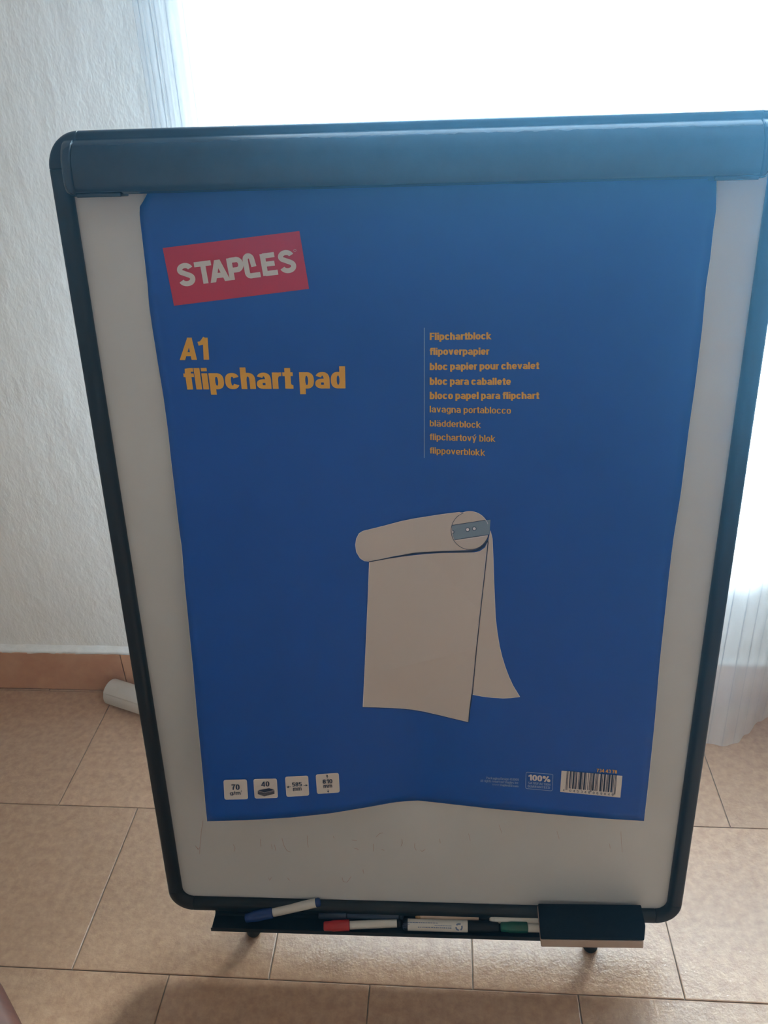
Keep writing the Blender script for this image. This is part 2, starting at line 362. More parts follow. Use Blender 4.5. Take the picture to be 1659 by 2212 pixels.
# ------------------------------------------------------------ flat strokes and shapes traced on a surface
def strokes(bm, lines, width, mapf, closed=False):
    for pts in lines:
        pts = [Vector((p[0], p[1])) for p in pts]; n = len(pts); prev = None; first = None
        w = width if not isinstance(width, (list, tuple)) else width
        for i, p in enumerate(pts):
            if closed: t = pts[(i+1) % n]-pts[i-1]
            else: t = pts[min(i+1, n-1)]-pts[max(i-1, 0)]
            t.normalize(); nr = Vector((-t.y, t.x))
            if 0 < i < n-1 or closed:
                d = (pts[(i+1) % n]-p).normalized(); k = max(.5, abs(nr.dot(Vector((-d.y, d.x))))); nr = nr/k
            pr = [bm.verts.new(mapf(*(p+nr*w/2))), bm.verts.new(mapf(*(p-nr*w/2)))]
            if prev: bm.faces.new((prev[0], prev[1], pr[1], pr[0]))
            else: first = pr
            prev = pr
        if closed: bm.faces.new((prev[0], prev[1], first[1], first[0]))
    return bm
def rounded(q, r, n=5):                                   # rounded outline of a quad in pixels
    out = []
    for i in range(4):
        p, a, b = Vector(q[i]), Vector(q[i-1]), Vector(q[(i+1) % 4])
        s, e = p+(a-p).normalized()*r, p+(b-p).normalized()*r
        for k in range(n+1):
            t = k/n; out.append(tuple(s*(1-t)**2+p*2*t*(1-t)+e*t*t))
    return out
def poly(bm, pts, mapf):
    vs = [bm.verts.new(mapf(x, y)) for x, y in pts]
    f = bm.faces.new(vs); bmesh.ops.triangulate(bm, faces=[f]); return bm
def on_board(x, y): return bhit(x, y, 2, .0004)
def cc(ox, oy, sc): return lambda pts: [(ox+x/sc, oy+y/sc) for x, y in pts]

# faint marker residue on the white surface
k7 = cc(400, 1740, 2.765)
res = [[(107, 90), (97, 150), (90, 220), (86, 290)], [(578, 195), (590, 240), (608, 270), (630, 278)], [(1295, 200), (1297, 225), (1289, 243)], [(1372, 225), (1370, 250), (1381, 268)],
       [(1405, 266), (1415, 275), (1433, 262)], [(937, 430), (945, 455), (967, 459), (991, 425)], [(730, 180), (729, 215), (736, 250)], [(287, 233), (299, 255), (291, 275)], [(449, 200), (452, 245)],
       [(516, 232), (520, 260)], [(534, 235), (541, 270)], [(610, 433), (624, 447)], [(1125, 228), (1124, 275)], [(1140, 188), (1160, 168), (1182, 163)], [(1172, 262), (1190, 268)], [(1520, 198), (1524, 225)],
       [(60, 240), (78, 262), (88, 250)], [(1010, 255), (1035, 262)], [(995, 205), (1025, 210)], [(885, 182), (889, 196)], [(1062, 382), (1066, 405)], [(498, 430), (505, 448), (516, 428)]]
k6 = cc(1300, 1500, 3.106)
bm = bmesh.new(); strokes(bm, [k7(l) for l in res], .9, on_board)
strokes(bm, [k6([(128, 920), (132, 990), (137, 1060)]), k6([(50, 1000), (58, 1035)]), [(1203, 1795), (1208, 1812)], [(1012, 1800), (1016, 1816)], [(1078, 1782), (1084, 1800)]], .7, on_board)
obj('marker_residue', bm, M_RES, panel); tag(bpy.data.objects['marker_residue'], 'faint reddish traces of wiped marker', kind='stuff')

# ------------------------------------------------------------ flipchart pad
left = [(319, 405), (318, 418.6), (311, 432), (302, 446), (301.5, 465), (310, 538), (318.6, 614), (322, 658), (329, 709), (341.7, 788), (352.8, 854.7), (363, 930), (370, 997), (380, 1080), (386.6, 1138.6), (393, 1184), (398.6, 1256), (406.8, 1340), (416.5, 1438), (425, 1536), (434.5, 1634), (447.5, 1774)]
right = [(1548, 372), (1548, 393.6), (1547, 455), (1540, 502), (1534, 560), (1525, 617), (1516.5, 712), (1502, 829), (1488, 927), (1470.6, 1066), (1455, 1161), (1450, 1200), (1441.4, 1276), (1425, 1430.7), (1414, 1561), (1400, 1696.6), (1391, 1774)]
bottom = [(447.5, 1774), (530, 1772), (629, 1766), (713, 1757), (792, 1744), (852, 1733), (900, 1729), (948, 1734), (1063, 1747), (1183, 1758), (1300, 1768), (1391, 1773.5)]
V0 = bhit(900, 1729, 2, .0035).y
ntab = [(bhit(x, y, 1, V0).x, bhit(x, y, 1, V0).z) for x, y in bottom]
def sheet_n(u, v):
    if u <= ntab[0][0]: nb = ntab[0][1]
    elif u >= ntab[-1][0]: nb = ntab[-1][1]
    else:
        for (a, va), (b, vb) in zip(ntab, ntab[1:]):
            if u <= b: nb = va+(vb-va)*(u-a)/(b-a); break
    wgt = max(0, min(1, (.86-v)/(.86-V0)))**1.6
    return .0035+(nb-.0035)*wgt + .0012*math.sin(u*16+.5)*min(1, max(0, (.93-v)/.2))
def on_pad(x, y, lift=0.0):
    n = .004
    for _ in range(7):
        p = bhit(x, y, 2, n+lift); n = sheet_n(p.x, p.y)
    return bhit(x, y, 2, n+lift)
def resample(pts, n):
    d = [0]
    for a, b in zip(pts, pts[1:]): d.append(d[-1]+math.hypot(b[0]-a[0], b[1]-a[1]))
    out = []; j = 0
    for i in range(n+1):
        t = d[-1]*i/n
        while j < len(pts)-2 and d[j+1] < t: j += 1
        k = (t-d[j])/(d[j+1]-d[j]); out.append((pts[j][0]+(pts[j+1][0]-pts[j][0])*k, pts[j][1]+(pts[j+1][1]-pts[j][1])*k))
    return out
def sheet(grow, lift, nu=60, nv=90):
    Lp, Rp, Bp = resample(left, nv), resample(right, nv), resample(bottom, nu)
    bm = bmesh.new(); g = []
    for j in range(nv+1):
        t = j/nv; row = []
        for i in range(nu+1):
            s = i/nu
            x = Lp[j][0]*(1-s)+Rp[j][0]*s; y = Lp[j][1]*(1-s)+Rp[j][1]*s
            bx = Bp[i][0]-(Lp[-1][0]*(1-s)+Rp[-1][0]*s); by = Bp[i][1]-(Lp[-1][1]*(1-s)+Rp[-1][1]*s)
            x += bx*t**3+grow*(2*s-1); y += by*t**3+(grow*.4*t)
            p = on_pad(x, y, lift); row.append(bm.verts.new(p))
        g.append(row)
    for j in range(nv):
        for i in range(nu): bm.faces.new((g[j][i], g[j+1][i], g[j+1][i+1], g[j][i+1]))
    return bm
pad = empty('flipchart_pad', BM.copy())
tag(pad, 'large flipchart paper pad with blue printed cover hanging from the easel clamp', 'paper pad')
def solid(o, t, off=-1):
    m = o.modifiers.new('solid', 'SOLIDIFY'); m.thickness = t; m.offset = off; return o
solid(obj('pages', sheet(1.1, -.0010), M_PAGE, pad, True), .0018)
cover = solid(obj('cover', sheet(0, 0), M_BLUE, pad, True), .0004)
tag(cover, 'blue printed cover sheet')
LIFT = .0006
def P(l=LIFT): return lambda x, y: on_pad(x, y, l)
def cpart(name, bm, m, label=None):
    bmesh.ops.remove_doubles(bm, verts=bm.verts, dist=1e-6)
    me = bpy.data.meshes.new(name); bm.to_mesh(me); bm.free()
    o = obj(name, me, m, cover)
    if label: o['label'] = label
    return o
# grotesque letters drawn with a broad pen: ascender height 1, baseline 0
def glyph(ch, W, T):
    hx, hy = W/2, T/2; xh = .75; bw = .40+W*.95; G = []; X0, X1 = hx, bw-hx
    def arc(x0, x1, y0, y1, a0, a1, n=18, e=2.5):
        cx, cy, rx, ry = (x0+x1)/2, (y0+y1)/2, (x1-x0)/2-hx, (y1-y0)/2-hy; o = []
        for k in range(n+1):
            a = math.radians(a0+(a1-a0)*k/n); c, s = math.cos(a), math.sin(a)
            o.append((cx+rx*math.copysign(abs(c)**(2/e), c), cy+ry*math.copysign(abs(s)**(2/e), s)))
        return o
    L = lambda *p: G.append((list(p), False))
    A_ = lambda *p, **k: G.append((arc(*p, **k), False))
    ac = {'\u00e4': 'a', '\u00fd': 'y'}.get(ch, ch); w = bw
    if ac in 'obdpqg': G.append((arc(0, bw, 0, xh, 0, 350, 24), True))
    if ac in 'bhkl': L((hx, 0), (hx, 1))
    if ac == 'd': L((X1, 0), (X1, 1))
    if ac in 'pnrm': L((hx, -.25 if ac == 'p' else 0), (hx, xh))
    if ac == 'q': L((X1, -.25), (X1, xh))
    if ac == 'g': L((X1, xh), (X1, -.08)); A_(0, bw, -.25, .25, 0, -150, n=10)
    if ac == 'l': w = W
    elif ac == 'i': L((hx, 0), (hx, xh)); L((hx, .845), (hx, 1)); w = W
    elif ac in 'hn': G.append((arc(0, bw, 0, xh, 165, 0, 12)+[(X1, 0)], False))
    elif ac == 'm':
        w = bw*1.62; m = (w-W)/2; G.append((arc(0, m+W, 0, xh, 165, 0, 10)+[(m+hx, 0)], False)); G.append((arc(m, w, 0, xh, 165, 0, 10)+[(w-hx, 0)], False))
    elif ac == 'u': G.append(([(hx, xh)]+arc(0, bw, 0, xh, 180, 345, 12), False)); L((X1, 0), (X1, xh))
    elif ac == 'r': w = bw*.68; A_(0, bw*1.15, 0, xh, 165, 82, n=8)
    elif ac == 'c': A_(0, bw, 0, xh, 28, 332, n=22)
    elif ac == 'e': A_(0, bw, 0, xh, 0, 325, n=22); L((hx, xh*.47), (X1+hx*.6, xh*.47))
    elif ac == 'a':
        G.append((arc(0, bw, 0, xh, 150, 0, 12)+[(X1, 0)], False)); G.append((arc(0, bw, 0, xh*.60, 20, 340, 20), False))
    elif ac == 's': w = bw*.95; G.append((arc(0, w, xh/2-hy, xh, 30, 255, 12)+arc(0, w, 0, xh/2+hy, 75, -150, 12), False))
    elif ac == 't': w = W*1.0+.20; c = .10+hx; G.append(([(c, .95), (c, .22), (c+.02, .09), (c+.10, hy), (w, hy)], False)); L((0, xh-hy), (w, xh-hy))
    elif ac == 'f': w = W+.20; c = .08+hx; G.append(([(c, 0), (c, .80), (c+.02, .90), (c+.09, 1-hy), (w, 1-hy)], False)); L((0, xh-hy), (w, xh-hy))
    elif ac == 'k': L((X1+.02, xh), (hx, .28)); L((hx+.12, .40), (X1+.04, 0)); w = bw+.04
    elif ac in 'vy': L((hx*.9, xh), (bw/2, .03)); L((bw-hx*.9, xh), (bw/2, .03) if ac == 'v' else (bw/2-.09, -.25+.0))
    elif ac == 'w': w = bw*1.5; L((hx, xh), (w*.28, .03), (w*.5, xh), (w*.72, .03), (w-hx, xh))
    elif ac == 'F': w = bw*.95; L((hx, 0), (hx, 1)); L((0, 1-hy), (w, 1-hy)); L((0, .52), (w*.92, .52))
    elif ac == 'E': w = bw*.95; L((hx, 0), (hx, 1)); L((0, 1-hy), (w, 1-hy)); L((0, .52), (w*.92, .52)); L((0, hy), (w, hy))
    elif ac == 'A': w = bw*1.22; L((hx*.95, 0), (w/2, .97)); L((w-hx*.95, 0), (w/2, .97)); L((w*.22, .26), (w*.78, .26)); L((w/2, .70), (w/2, 1))
    elif ac == '1': w = bw*.78; L((w-hx, 0), (w-hx, 1)); L((0, .72), (w*.35, .76), (w-hx, .98))
    elif ac in '0O': w = bw*1.02; G.append((arc(0, w, 0, 1, 0, 350, 24), True))
    elif ac == '7': w = bw; L((0, 1-hy), (w, 1-hy)); L((w-hx, 1-hy), (w*.55, .5), (w*.42, 0))
    elif ac == '4': w = bw*1.1; L((w*.74, 0), (w*.74, 1)); L((0, .27), (w, .27)); L((hx*.8, .27), (w*.68, .97))
    elif ac == '5': w = bw; L((w*.96, 1-hy), (hx*1.3, 1-hy), (hx, .52)); A_(0, w, 0, .66, 150, -155, n=16)
    elif ac == '8': w = bw; G.append((arc(w*.04, w*.96, .5-hy, 1, 0, 350, 18), True)); G.append((arc(0, w, 0, .5+hy, 0, 350, 18), True))
    elif ac == '3': w = bw; A_(0, w, .5-hy, 1, 155, -80, n=14); A_(0, w, 0, .5+hy, 80, -155, n=14)
    elif ac == '6': w = bw; G.append((arc(0, w, 0, .62, 0, 350, 18), True)); A_(0, w, 0, 1, 40, 185, n=14)
    elif ac == '9': w = bw; G.append((arc(0, w, .38, 1, 0, 350, 18), True)); A_(0, w, 0, 1, 5, -140, n=14)
    elif ac == '2': w = bw; G.append((arc(0, w, .38, 1, 160, -30, 12)+[(hx, hy)], False)); L((0, hy), (w, hy))
    elif ac == '%': w = bw*1.7; G.append((arc(0, w*.42, .5, 1, 0, 340, 14), True)); G.append((arc(w*.58, w, 0, .5, 0, 340, 14), True)); L((w*.28, 0), (w*.72, 1))
    elif ac == '/': w = .32; L((hx*.5, -.05), (w-hx*.5, 1))
    elif ac == 'S': w = bw; G.append((arc(0, w, .5-hy, 1, 25, 262, 12)+arc(0, w, 0, .5+hy, 82, -155, 12), False))
    elif ac == 'T': w = bw; L((0, 1-hy), (w, 1-hy)); L((w/2, 0), (w/2, 1))
    elif ac == 'I': w = W; L((hx, 0), (hx, 1))
    elif ac == 'C': w = bw; A_(0, w, 0, 1, 35, 325, n=18)
    elif ac == 'G': w = bw; A_(0, w, 0, 1, 35, 330, n=18); L((w*.55, .45), (w-hx, .45), (w-hx, .1))
    elif ac == 'N': w = bw*1.1; L((hx, 0), (hx, 1)); L((w-hx, 0), (w-hx, 1)); L((hx, 1), (w-hx, 0))
    elif ac == 'U': w = bw; G.append(([(hx, 1)]+arc(0, w, 0, 1, 180, 360, 14)+[(w-hx, 1)], False))
    elif ac == 'R': w = bw; L((hx, 0), (hx, 1)); G.append(([(hx, 1-hy)]+arc(-w*.3, w, .45, 1, 60, -60, 10)+[(hx, .45+hy)], False)); L((w*.6, .5), (w-hx*.8, 0))
    elif ac == 'P': w = bw; L((hx, 0), (hx, 1)); G.append(([(hx, 1-hy)]+arc(-w*.3, w, .42, 1, 60, -60, 10)+[(hx, .42+hy)], False))
    elif ac == 'D': w = bw*1.05; L((hx, 0), (hx, 1)); G.append(([(hx, 1-hy)]+arc(-w*.2, w, 0, 1, 60, -60, 12)+[(hx, hy)], False))
    elif ac == '.': w = W; L((hx, 0), (hx, T))
    elif ac == '\u00a9': w = .95; G.append((arc(0, w, 0, 1, 0, 350, 18, e=2), True)); A_(w*.27, w*.75, .25, .75, 40, 320, n=10)
    elif ac == ' ': w = .20
    if ch == '\u00e4': L((w*.12, .92), (w*.40, .92)); L((w*.60, .92), (w*.88, .92))
    if ch == '\u00fd': L((w*.42, .84), (w*.74, 1.04))
    return G, w
def text_bm(bm, s, q, W, mapf, T=None):                   # q: baseline left, baseline right, top right, top left (pixels)
    T = T or W*.72; items = []; x = 0; gap = .055 if W > .2 else .085
    for ch in s:
        G, w_ = glyph(ch, W, T); items.append((x, G)); x += w_+(gap if ch not in 'rtf' else gap*.5)
    x -= gap
    def mp(u, v):
        a = u/x; b = v
        bx = q[0][0]*(1-a)+q[1][0]*a; by = q[0][1]*(1-a)+q[1][1]*a
        tx = q[3][0]*(1-a)+q[2][0]*a; ty = q[3][1]*(1-a)+q[2][1]*a
        return mapf(bx+(tx-bx)*b, by+(ty-by)*b)
    for x0, G in items:
        for pts, closed in G:
            n = len(pts); prev = first = None
            for i, p in enumerate(pts):
                a, b = (pts[i-1], pts[(i+1) % n]) if closed else (pts[max(i-1, 0)], pts[min(i+1, n-1)])
                t = Vector((b[0]-a[0], b[1]-a[1])).normalized(); k = 1
                if closed or 0 < i < n-1:
                    d = (Vector(b)-Vector(p)).normalized(); k = max(.6, abs(t.dot(d)))
                ox, oy = -t.y*W/2/k, t.x*T/2/k
                if not closed and n == 2 and abs(t.x) > .15 and abs(t.y) > .15: ox, oy = math.copysign(W/2*.98, -t.y), 0   # diagonals are cut level
                pr = [bm.verts.new(mp(x0+p[0]+ox, p[1]+oy)), bm.verts.new(mp(x0+p[0]-ox, p[1]-oy))]
                if prev: bm.faces.new((prev[0], prev[1], pr[1], pr[0]))
                else: first = pr
                prev = pr
            if closed: bm.faces.new((prev[0], prev[1], first[1], first[0]))
    return bm
def quad_fn(q):                                           # q: TL, TR, BR, BL -> function of (s, t from top)
    def f(s, t):
        a = (q[0][0]*(1-s)+q[1][0]*s, q[0][1]*(1-s)+q[1][1]*s); b = (q[3][0]*(1-s)+q[2][0]*s, q[3][1]*(1-s)+q[2][1]*s)
        return (a[0]*(1-t)+b[0]*t, a[1]*(1-t)+b[1]*t)
    return f
def quad_grid(bm, q, mapf, n=8, m=4):
    f = quad_fn(q); g_ = [[bm.verts.new(mapf(*f(i/n, j/m))) for i in range(n+1)] for j in range(m+1)]
    for j in range(m):
        for i in range(n): bm.faces.new((g_[j][i], g_[j+1][i], g_[j+1][i+1], g_[j][i+1]))
    return bm
# logo
k4 = cc(330, 480, 3.53)
cpart('logo_panel', quad_grid(bmesh.new(), k4([(75, 197), (1118, 67), (1192, 508), (162, 637)]), P()), M_RED, 'tilted red logo rectangle')
def lg(x, y): q = k4([(208+166.6*x-30*y, 493-21.5*x-166*y)])[0]; return on_pad(q[0], q[1], LIFT*2)
W_ = .235; h_ = W_/2
def arc_pts(cx, cy, rx, ry, a0, a1, n=12): return [(cx+rx*math.cos(math.radians(a0+(a1-a0)*k/n)), cy+ry*math.sin(math.radians(a0+(a1-a0)*k/n))) for k in range(n+1)]
def S_(x): return arc_pts(x+.36, .745, .245, .185, 12, 210, 14)+arc_pts(x+.37, .30, .265, .20, 62, -165, 16)
bm = bmesh.new(); L = []
L += [S_(0.0)]
L += [[(.80, 1-h_*.8), (1.57, 1-h_*.8)], [(1.19, 1-h_), (1.19, .0)]]
LA = [[(1.53, 0), (1.86, .985)], [(2.19, 0), (1.86, .985)]]; L += [[(1.66, .29), (2.06, .29)]]
L += [[(2.40, 0), (2.40, 1)], [(2.40, 1-h_*.85), (2.66, 1-h_*.85)]+arc_pts(2.70, .675, .20, .235, 85, -85, 12)+[(2.66, .44), (2.40, .44)]]
L += [[(3.70, h_*.75), (3.34, h_*.75)]+arc_pts(3.28, .24, .15, .16, -90, -180, 6)+[(3.13, .45), (3.13, .72)]+arc_pts(3.28, .82, .15, .18, 180, 0, 10)+[(3.44, .72), (3.47, .48)]]
L += [[(3.93, 0), (3.93, 1)], [(3.93, 1-h_*.8), (4.47, 1-h_*.8)], [(3.93, .52), (4.42, .52)], [(3.93, h_*.8), (4.50, h_*.8)]]
L += [S_(4.62)]
strokes(bm, L[:9], W_, lg)
strokes(bm, L[9:10] if False else [], W_, lg)
strokes(bm, L[9:], W_*.97, lg)
for (a, b) in LA: bm.faces.new([bm.verts.new(lg(*p)) for p in ((a[0]-W_*.54, a[1]), (a[0]+W_*.54, a[1]), (b[0]+W_*.54, 1), (b[0]-W_*.54, 1))])
cpart('logo_lettering', bm, M_INKW, 'pale STAPLES lettering with hooked L')
bm = bmesh.new(); strokes(bm, [[(637+2.6*math.cos(a*.5236), 541+2.6*math.sin(a*.5236)) for a in range(12)]], .7, P(LIFT*2), True); cpart('registered_mark', bm, M_INKW)
# title
bm = bmesh.new()
text_bm(bm, 'A1', k4([(206, 1051), (430, 1048), (418, 880), (222, 880)]), .25, P(), .18)
text_bm(bm, 'flipchart pad', k4([(250, 1276), (1470, 1267), (1466, 1098), (226, 1113)]), .26, P(), .17)
cpart('title_lettering', bm, M_YEL, 'yellow title A1 flipchart pad')
# list of languages
k5 = cc(880, 690, 5.184)
bm = bmesh.new()
for s, y0, y1, t0, t1, xr, off in (('Flipchartblock', 232, 222, 150, 143, 943, .245), ('flipoverpapier', 398, 395, 318, 316, 917, .245), ('bloc papier pour chevalet', 568, 555, 487, 476, 1475, .245),
        ('bloc para caballete', 733, 733, 650, 655, 1160, .245), ('bloco papel para flipchart', 893, 890, 810, 813, 1475, .245), ('lavagna portablocco', 1040, 1057, 968, 983, 1160, .165),
        ('bl\u00e4dderblock', 1197, 1215, 1127, 1143, 824, .165), ('flipchartov\u00fd blok', 1350, 1372, 1278, 1298, 987, .165), ('flippoverblokk', 1500, 1528, 1432, 1455, 872, .165)):
    text_bm(bm, s, k5([(250, y0), (xr, y1), (xr, t1), (250, t0)]), off, P())
cpart('language_list', bm, M_YEL, 'yellow list of nine product names')
bm = bmesh.new(); strokes(bm, [[(916.6, 708+i*28.1) for i in range(11)]], 1.5, P()); cpart('divider_line', bm, M_LINE, 'thin pale vertical line')
# illustration
ki = cc(740, 1080, 3.95)
def arcp(cx, cy, r, a0, a1, n=24): return [(cx+r*math.cos(math.radians(a0+(a1-a0)*k/n)), cy+r*math.sin(math.radians(a0+(a1-a0)*k/n))) for k in range(n+1)]
front = [(228, 528), (215, 870), (200, 1200), (187, 1500), (175, 1765), (300, 1768), (420, 1773), (520, 1779), (600, 1788), (700, 1805), (850, 1840), (960, 1868), (1072, 1893), (1085, 1760), (1105, 1600), (1140, 1270), (1175, 950), (1205, 680), (1240, 355), (1215, 405), (1170, 437), (1120, 447), (1000, 450), (850, 453), (700, 461), (520, 482), (350, 508)]
roll = [(1000, 104), (850, 122), (700, 145), (600, 161), (500, 182), (350, 222), (175, 265), (140, 287), (118, 330), (109, 385), (118, 445), (150, 497), (185, 520), (225, 525), (350, 500), (440, 480), (520, 468), (610, 453), (700, 444), (850, 436), (1085, 428)] + arcp(1085, 262, 166, 90, -120)
back = [(1262, 262), (1278, 330), (1286, 500), (1292, 700), (1305, 1000), (1320, 1130), (1340, 1250), (1362, 1340), (1390, 1430), (1420, 1510), (1455, 1585), (1512, 1680), (1440, 1689), (1370, 1692), (1280, 1687), (1190, 1676), (1105, 1660), (1140, 1300), (1185, 900), (1215, 600), (1246, 330)]
bm = bmesh.new()
for s_ in (front, roll, back): poly(bm, ki(s_), P())
cpart('illustration_paper', bm, M_ILL, 'printed drawing of a rolled-over flipchart sheet')
bm = bmesh.new(); Pm = P(LIFT*1.7)
strokes(bm, [ki(front[:13]), ki(back[:17]), ki(roll[:14]), ki(arcp(1085, 262, 165, -20, -125)), ki(arcp(1085, 262, 163, 75, 15, 10)), ki([(1103, 1660), (1140, 1270), (1172, 950), (1202, 680), (1232, 370)]), ki([(965, 347), (1245, 303)])], .9, Pm)
cpart('illustration_edge', bm, M_ILLE)
bm = bmesh.new(); Pm = P(LIFT*1.8)
strokes(bm, [ki([(1243, 355), (1207, 680), (1177, 950), (1143, 1270), (1108, 1650)]), ki([(225, 528), (350, 505), (520, 474)]), ki([(1108, 1650), (1085, 1790), (1076, 1893)])], 1.9, Pm)
strokes(bm, [ki([(520, 474), (610, 458), (700, 451), (850, 443), (1000, 441), (1100, 437)]), ki([(1100, 437), (1150, 428), (1205, 392), (1240, 345)])], 3.4, Pm)
strokes(bm, [ki(arcp(1087, 262, 161, 85, 250, 22)), ki(arcp(1087, 262, 162, 85, 12, 10)), ki([(175, 1769), (420, 1777), (600, 1792), (850, 1845), (1074, 1898)]), ki([(932, 217), (1218, 172)]), ki([(955, 340), (1250, 296)]), ki(arcp(1067, 253, 16, 0, 360, 16)), ki(arcp(1124, 245, 16, 0, 360, 16)), ki(arcp(938, 273, 13, -90, 90, 8))], 1.1, Pm)
cpart('illustration_outline', bm, M_NAVY)
cpart('illustration_clip', poly(bmesh.new(), ki([(930, 217), (1262, 168), (1254, 293), (952, 340), (938, 290)]), P(LIFT*1.4)), M_STEEL, 'printed blue-grey clip strip')
bm = bmesh.new()
for c in ((1067, 253), (1124, 245)): poly(bm, ki(arcp(*c, 13, 0, 340, 12)), P(LIFT*2.0))
poly(bm, ki(arcp(936, 273, 11, -80, 80, 6)), P(LIFT*2.0)); cpart('illustration_hole', bm, M_ILLE)
# icons
kc = cc(460, 1640, 5.53)
quads = [[(128, 250), (402, 243), (418, 475), (140, 482)], [(485, 240), (760, 232), (775, 460), (500, 468)], [(863, 212), (1135, 198), (1147, 432), (880, 447)], [(1230, 185), (1500, 165), (1512, 395), (1245, 413)]]
inks = []
for q in quads:
    cpart('size_icon', poly(bmesh.new(), rounded(kc(q), 4.5), P()), M_INKW)
    bm = strokes(bmesh.new(), [rounded(kc(q), 4.5)], .9, P(LIFT*1.4), True); cpart('icon_edge', bm, M_ILLE)
def itext(bm, s, x0, x1, y0, y1, h, off=.18): text_bm(bm, s, kc([(x0, y0), (x1, y1), (x1-h*.05, y1-h), (x0-h*.05, y0-h)]), off, P(LIFT*2))
def arrow(bm, a, b, w, hl, hw2):
    (ax, ay), (bx, by) = a, b; d = Vector((bx-ax, by-ay)); L2 = d.length; d.normalize(); n = Vector((-d.y, d.x)); c = Vector(b)-d*hl
    strokes(bm, [kc([a, tuple(c)])], w/5.53, P(LIFT*2)); poly(bm, kc([b, tuple(c+n*hw2), tuple(c-n*hw2)]), P(LIFT*2))
bm = bmesh.new(); itext(bm, '70', 222, 320, 367, 364, 62, .2); itext(bm, 'g/m', 203, 330, 428, 424, 42, .16); itext(bm, '2', 333, 345, 392, 391, 20, .16); cpart('icon_print', bm, M_NAVY)
bm = bmesh.new(); itext(bm, '40', 577, 675, 330, 325, 60, .2)
poly(bm, kc([(538, 371), (672, 347), (735, 367), (612, 398)]), P(LIFT*2))
for dy in (10, 21, 32, 42): strokes(bm, [kc([(535, 371+dy), (612, 398+dy), (735, 367+dy)])], 1.2, P(LIFT*2))
cpart('icon_print', bm, M_NAVY)
bm = bmesh.new(); itext(bm, '585', 946, 1062, 328, 322, 48, .19); itext(bm, 'mm', 957, 1060, 380, 373, 48, .17); arrow(bm, (930, 330), (880, 334), 5, 26, 14); arrow(bm, (1082, 314), (1133, 311), 5, 26, 14); cpart('icon_print', bm, M_NAVY)
bm = bmesh.new(); itext(bm, '810', 1312, 1428, 292, 286, 48, .19); itext(bm, 'mm', 1322, 1425, 345, 338, 46, .17); arrow(bm, (1366, 226), (1363, 182), 5, 24, 14); arrow(bm, (1374, 358), (1377, 402), 5, 24, 14); cpart('icon_print', bm, M_NAVY)
# small print, badge, barcode
kb = cc(1020, 1640, 4.74)
def btext(bm, s, x0, x1, y0, y1, h, off=.15, l=1): text_bm(bm, s, kb([(x0, y0), (x1, y1), (x1+h*.03, y1-h), (x0+h*.03, y0-h)]), off, P(LIFT*l))
bm = bmesh.new(); btext(bm, 'Packaging Design \u00a92009', 145, 476, 203, 222, 24); btext(bm, 'All rights reserved Staples Inc', 83, 473, 231, 254, 24); btext(bm, 'www.StaplesEU.com', 205, 473, 268, 288, 23); cpart('small_print', bm, M_LINE)
bm = strokes(bmesh.new(), [rounded(kb([(552, 132), (828, 155), (820, 325), (547, 300)]), 3.5)], 1.1, P(), True)
btext(bm, 'SATISFACTION', 572, 800, 253, 272, 23, .17); btext(bm, 'GUARANTEED', 568, 797, 287, 305, 24, .17); cpart('guarantee_badge', bm, M_LINE)
bm = bmesh.new(); btext(bm, '100%', 574, 800, 216, 236, 60, .24); cpart('badge_number', bm, M_INKW)
bm = bmesh.new(); btext(bm, '734 43 78', 1273, 1483, 131, 147, 34, .2); cpart('article_number', bm, M_YEL)
kz = cc(1200, 1650, 10.37); qb = kz([(135, 153), (1498, 268), (1452, 757), (103, 628)])
cpart('barcode_label', quad_grid(bmesh.new(), qb, P(), 6, 2), M_INKW)
Lc = ['0001101','0011001','0010011','0111101','0100011','0110001','0101111','0111011','0110111','0001011']
Rc = [''.join('1' if c == '0' else '0' for c in s) for s in Lc]; Gc = [s[::-1] for s in Rc]
num = '4045348069049'; par = 'LGLLGG'
bits = '101'+''.join((Lc if p == 'L' else Gc)[int(d)] for p, d in zip(par, num[1:7]))+'01010'+''.join(Rc[int(d)] for d in num[7:])+'101'
bm = bmesh.new(); fq = quad_fn(qb); i = 0; S0, S1 = .088, .912
while i < 95:
    if bits[i] == '1':
        j = i
        while j < 95 and bits[j] == '1': j += 1
        a, b = S0+(S1-S0)*i/95, S0+(S1-S0)*j/95; guard = i < 3 or i > 91 or 45 <= i < 50
        dn = .885 if guard else .80
        vs = [bm.verts.new(on_pad(*fq(*c), LIFT*1.8)) for c in ((a, 0), (b, 0), (b, dn), (a, dn))]; bm.faces.new(vs); i = j
    else: i += 1
def ztext(s, a, b, t0=.955, t1=.845):
    text_bm(bm, s, [fq(a, t0), fq(b, t0), fq(b, t1), fq(a, t1)], .14, P(LIFT*1.8))
ztext('4', .045, .070)
for k, d in enumerate(num[1:7]): ztext(d, .150+.0625*k, .150+.0625*k+.030)
for k, d in enumerate(num[7:]): ztext(d, .540+.0625*k, .540+.0625*k+.030)
cpart('barcode_bars', bm, M_NAVY)

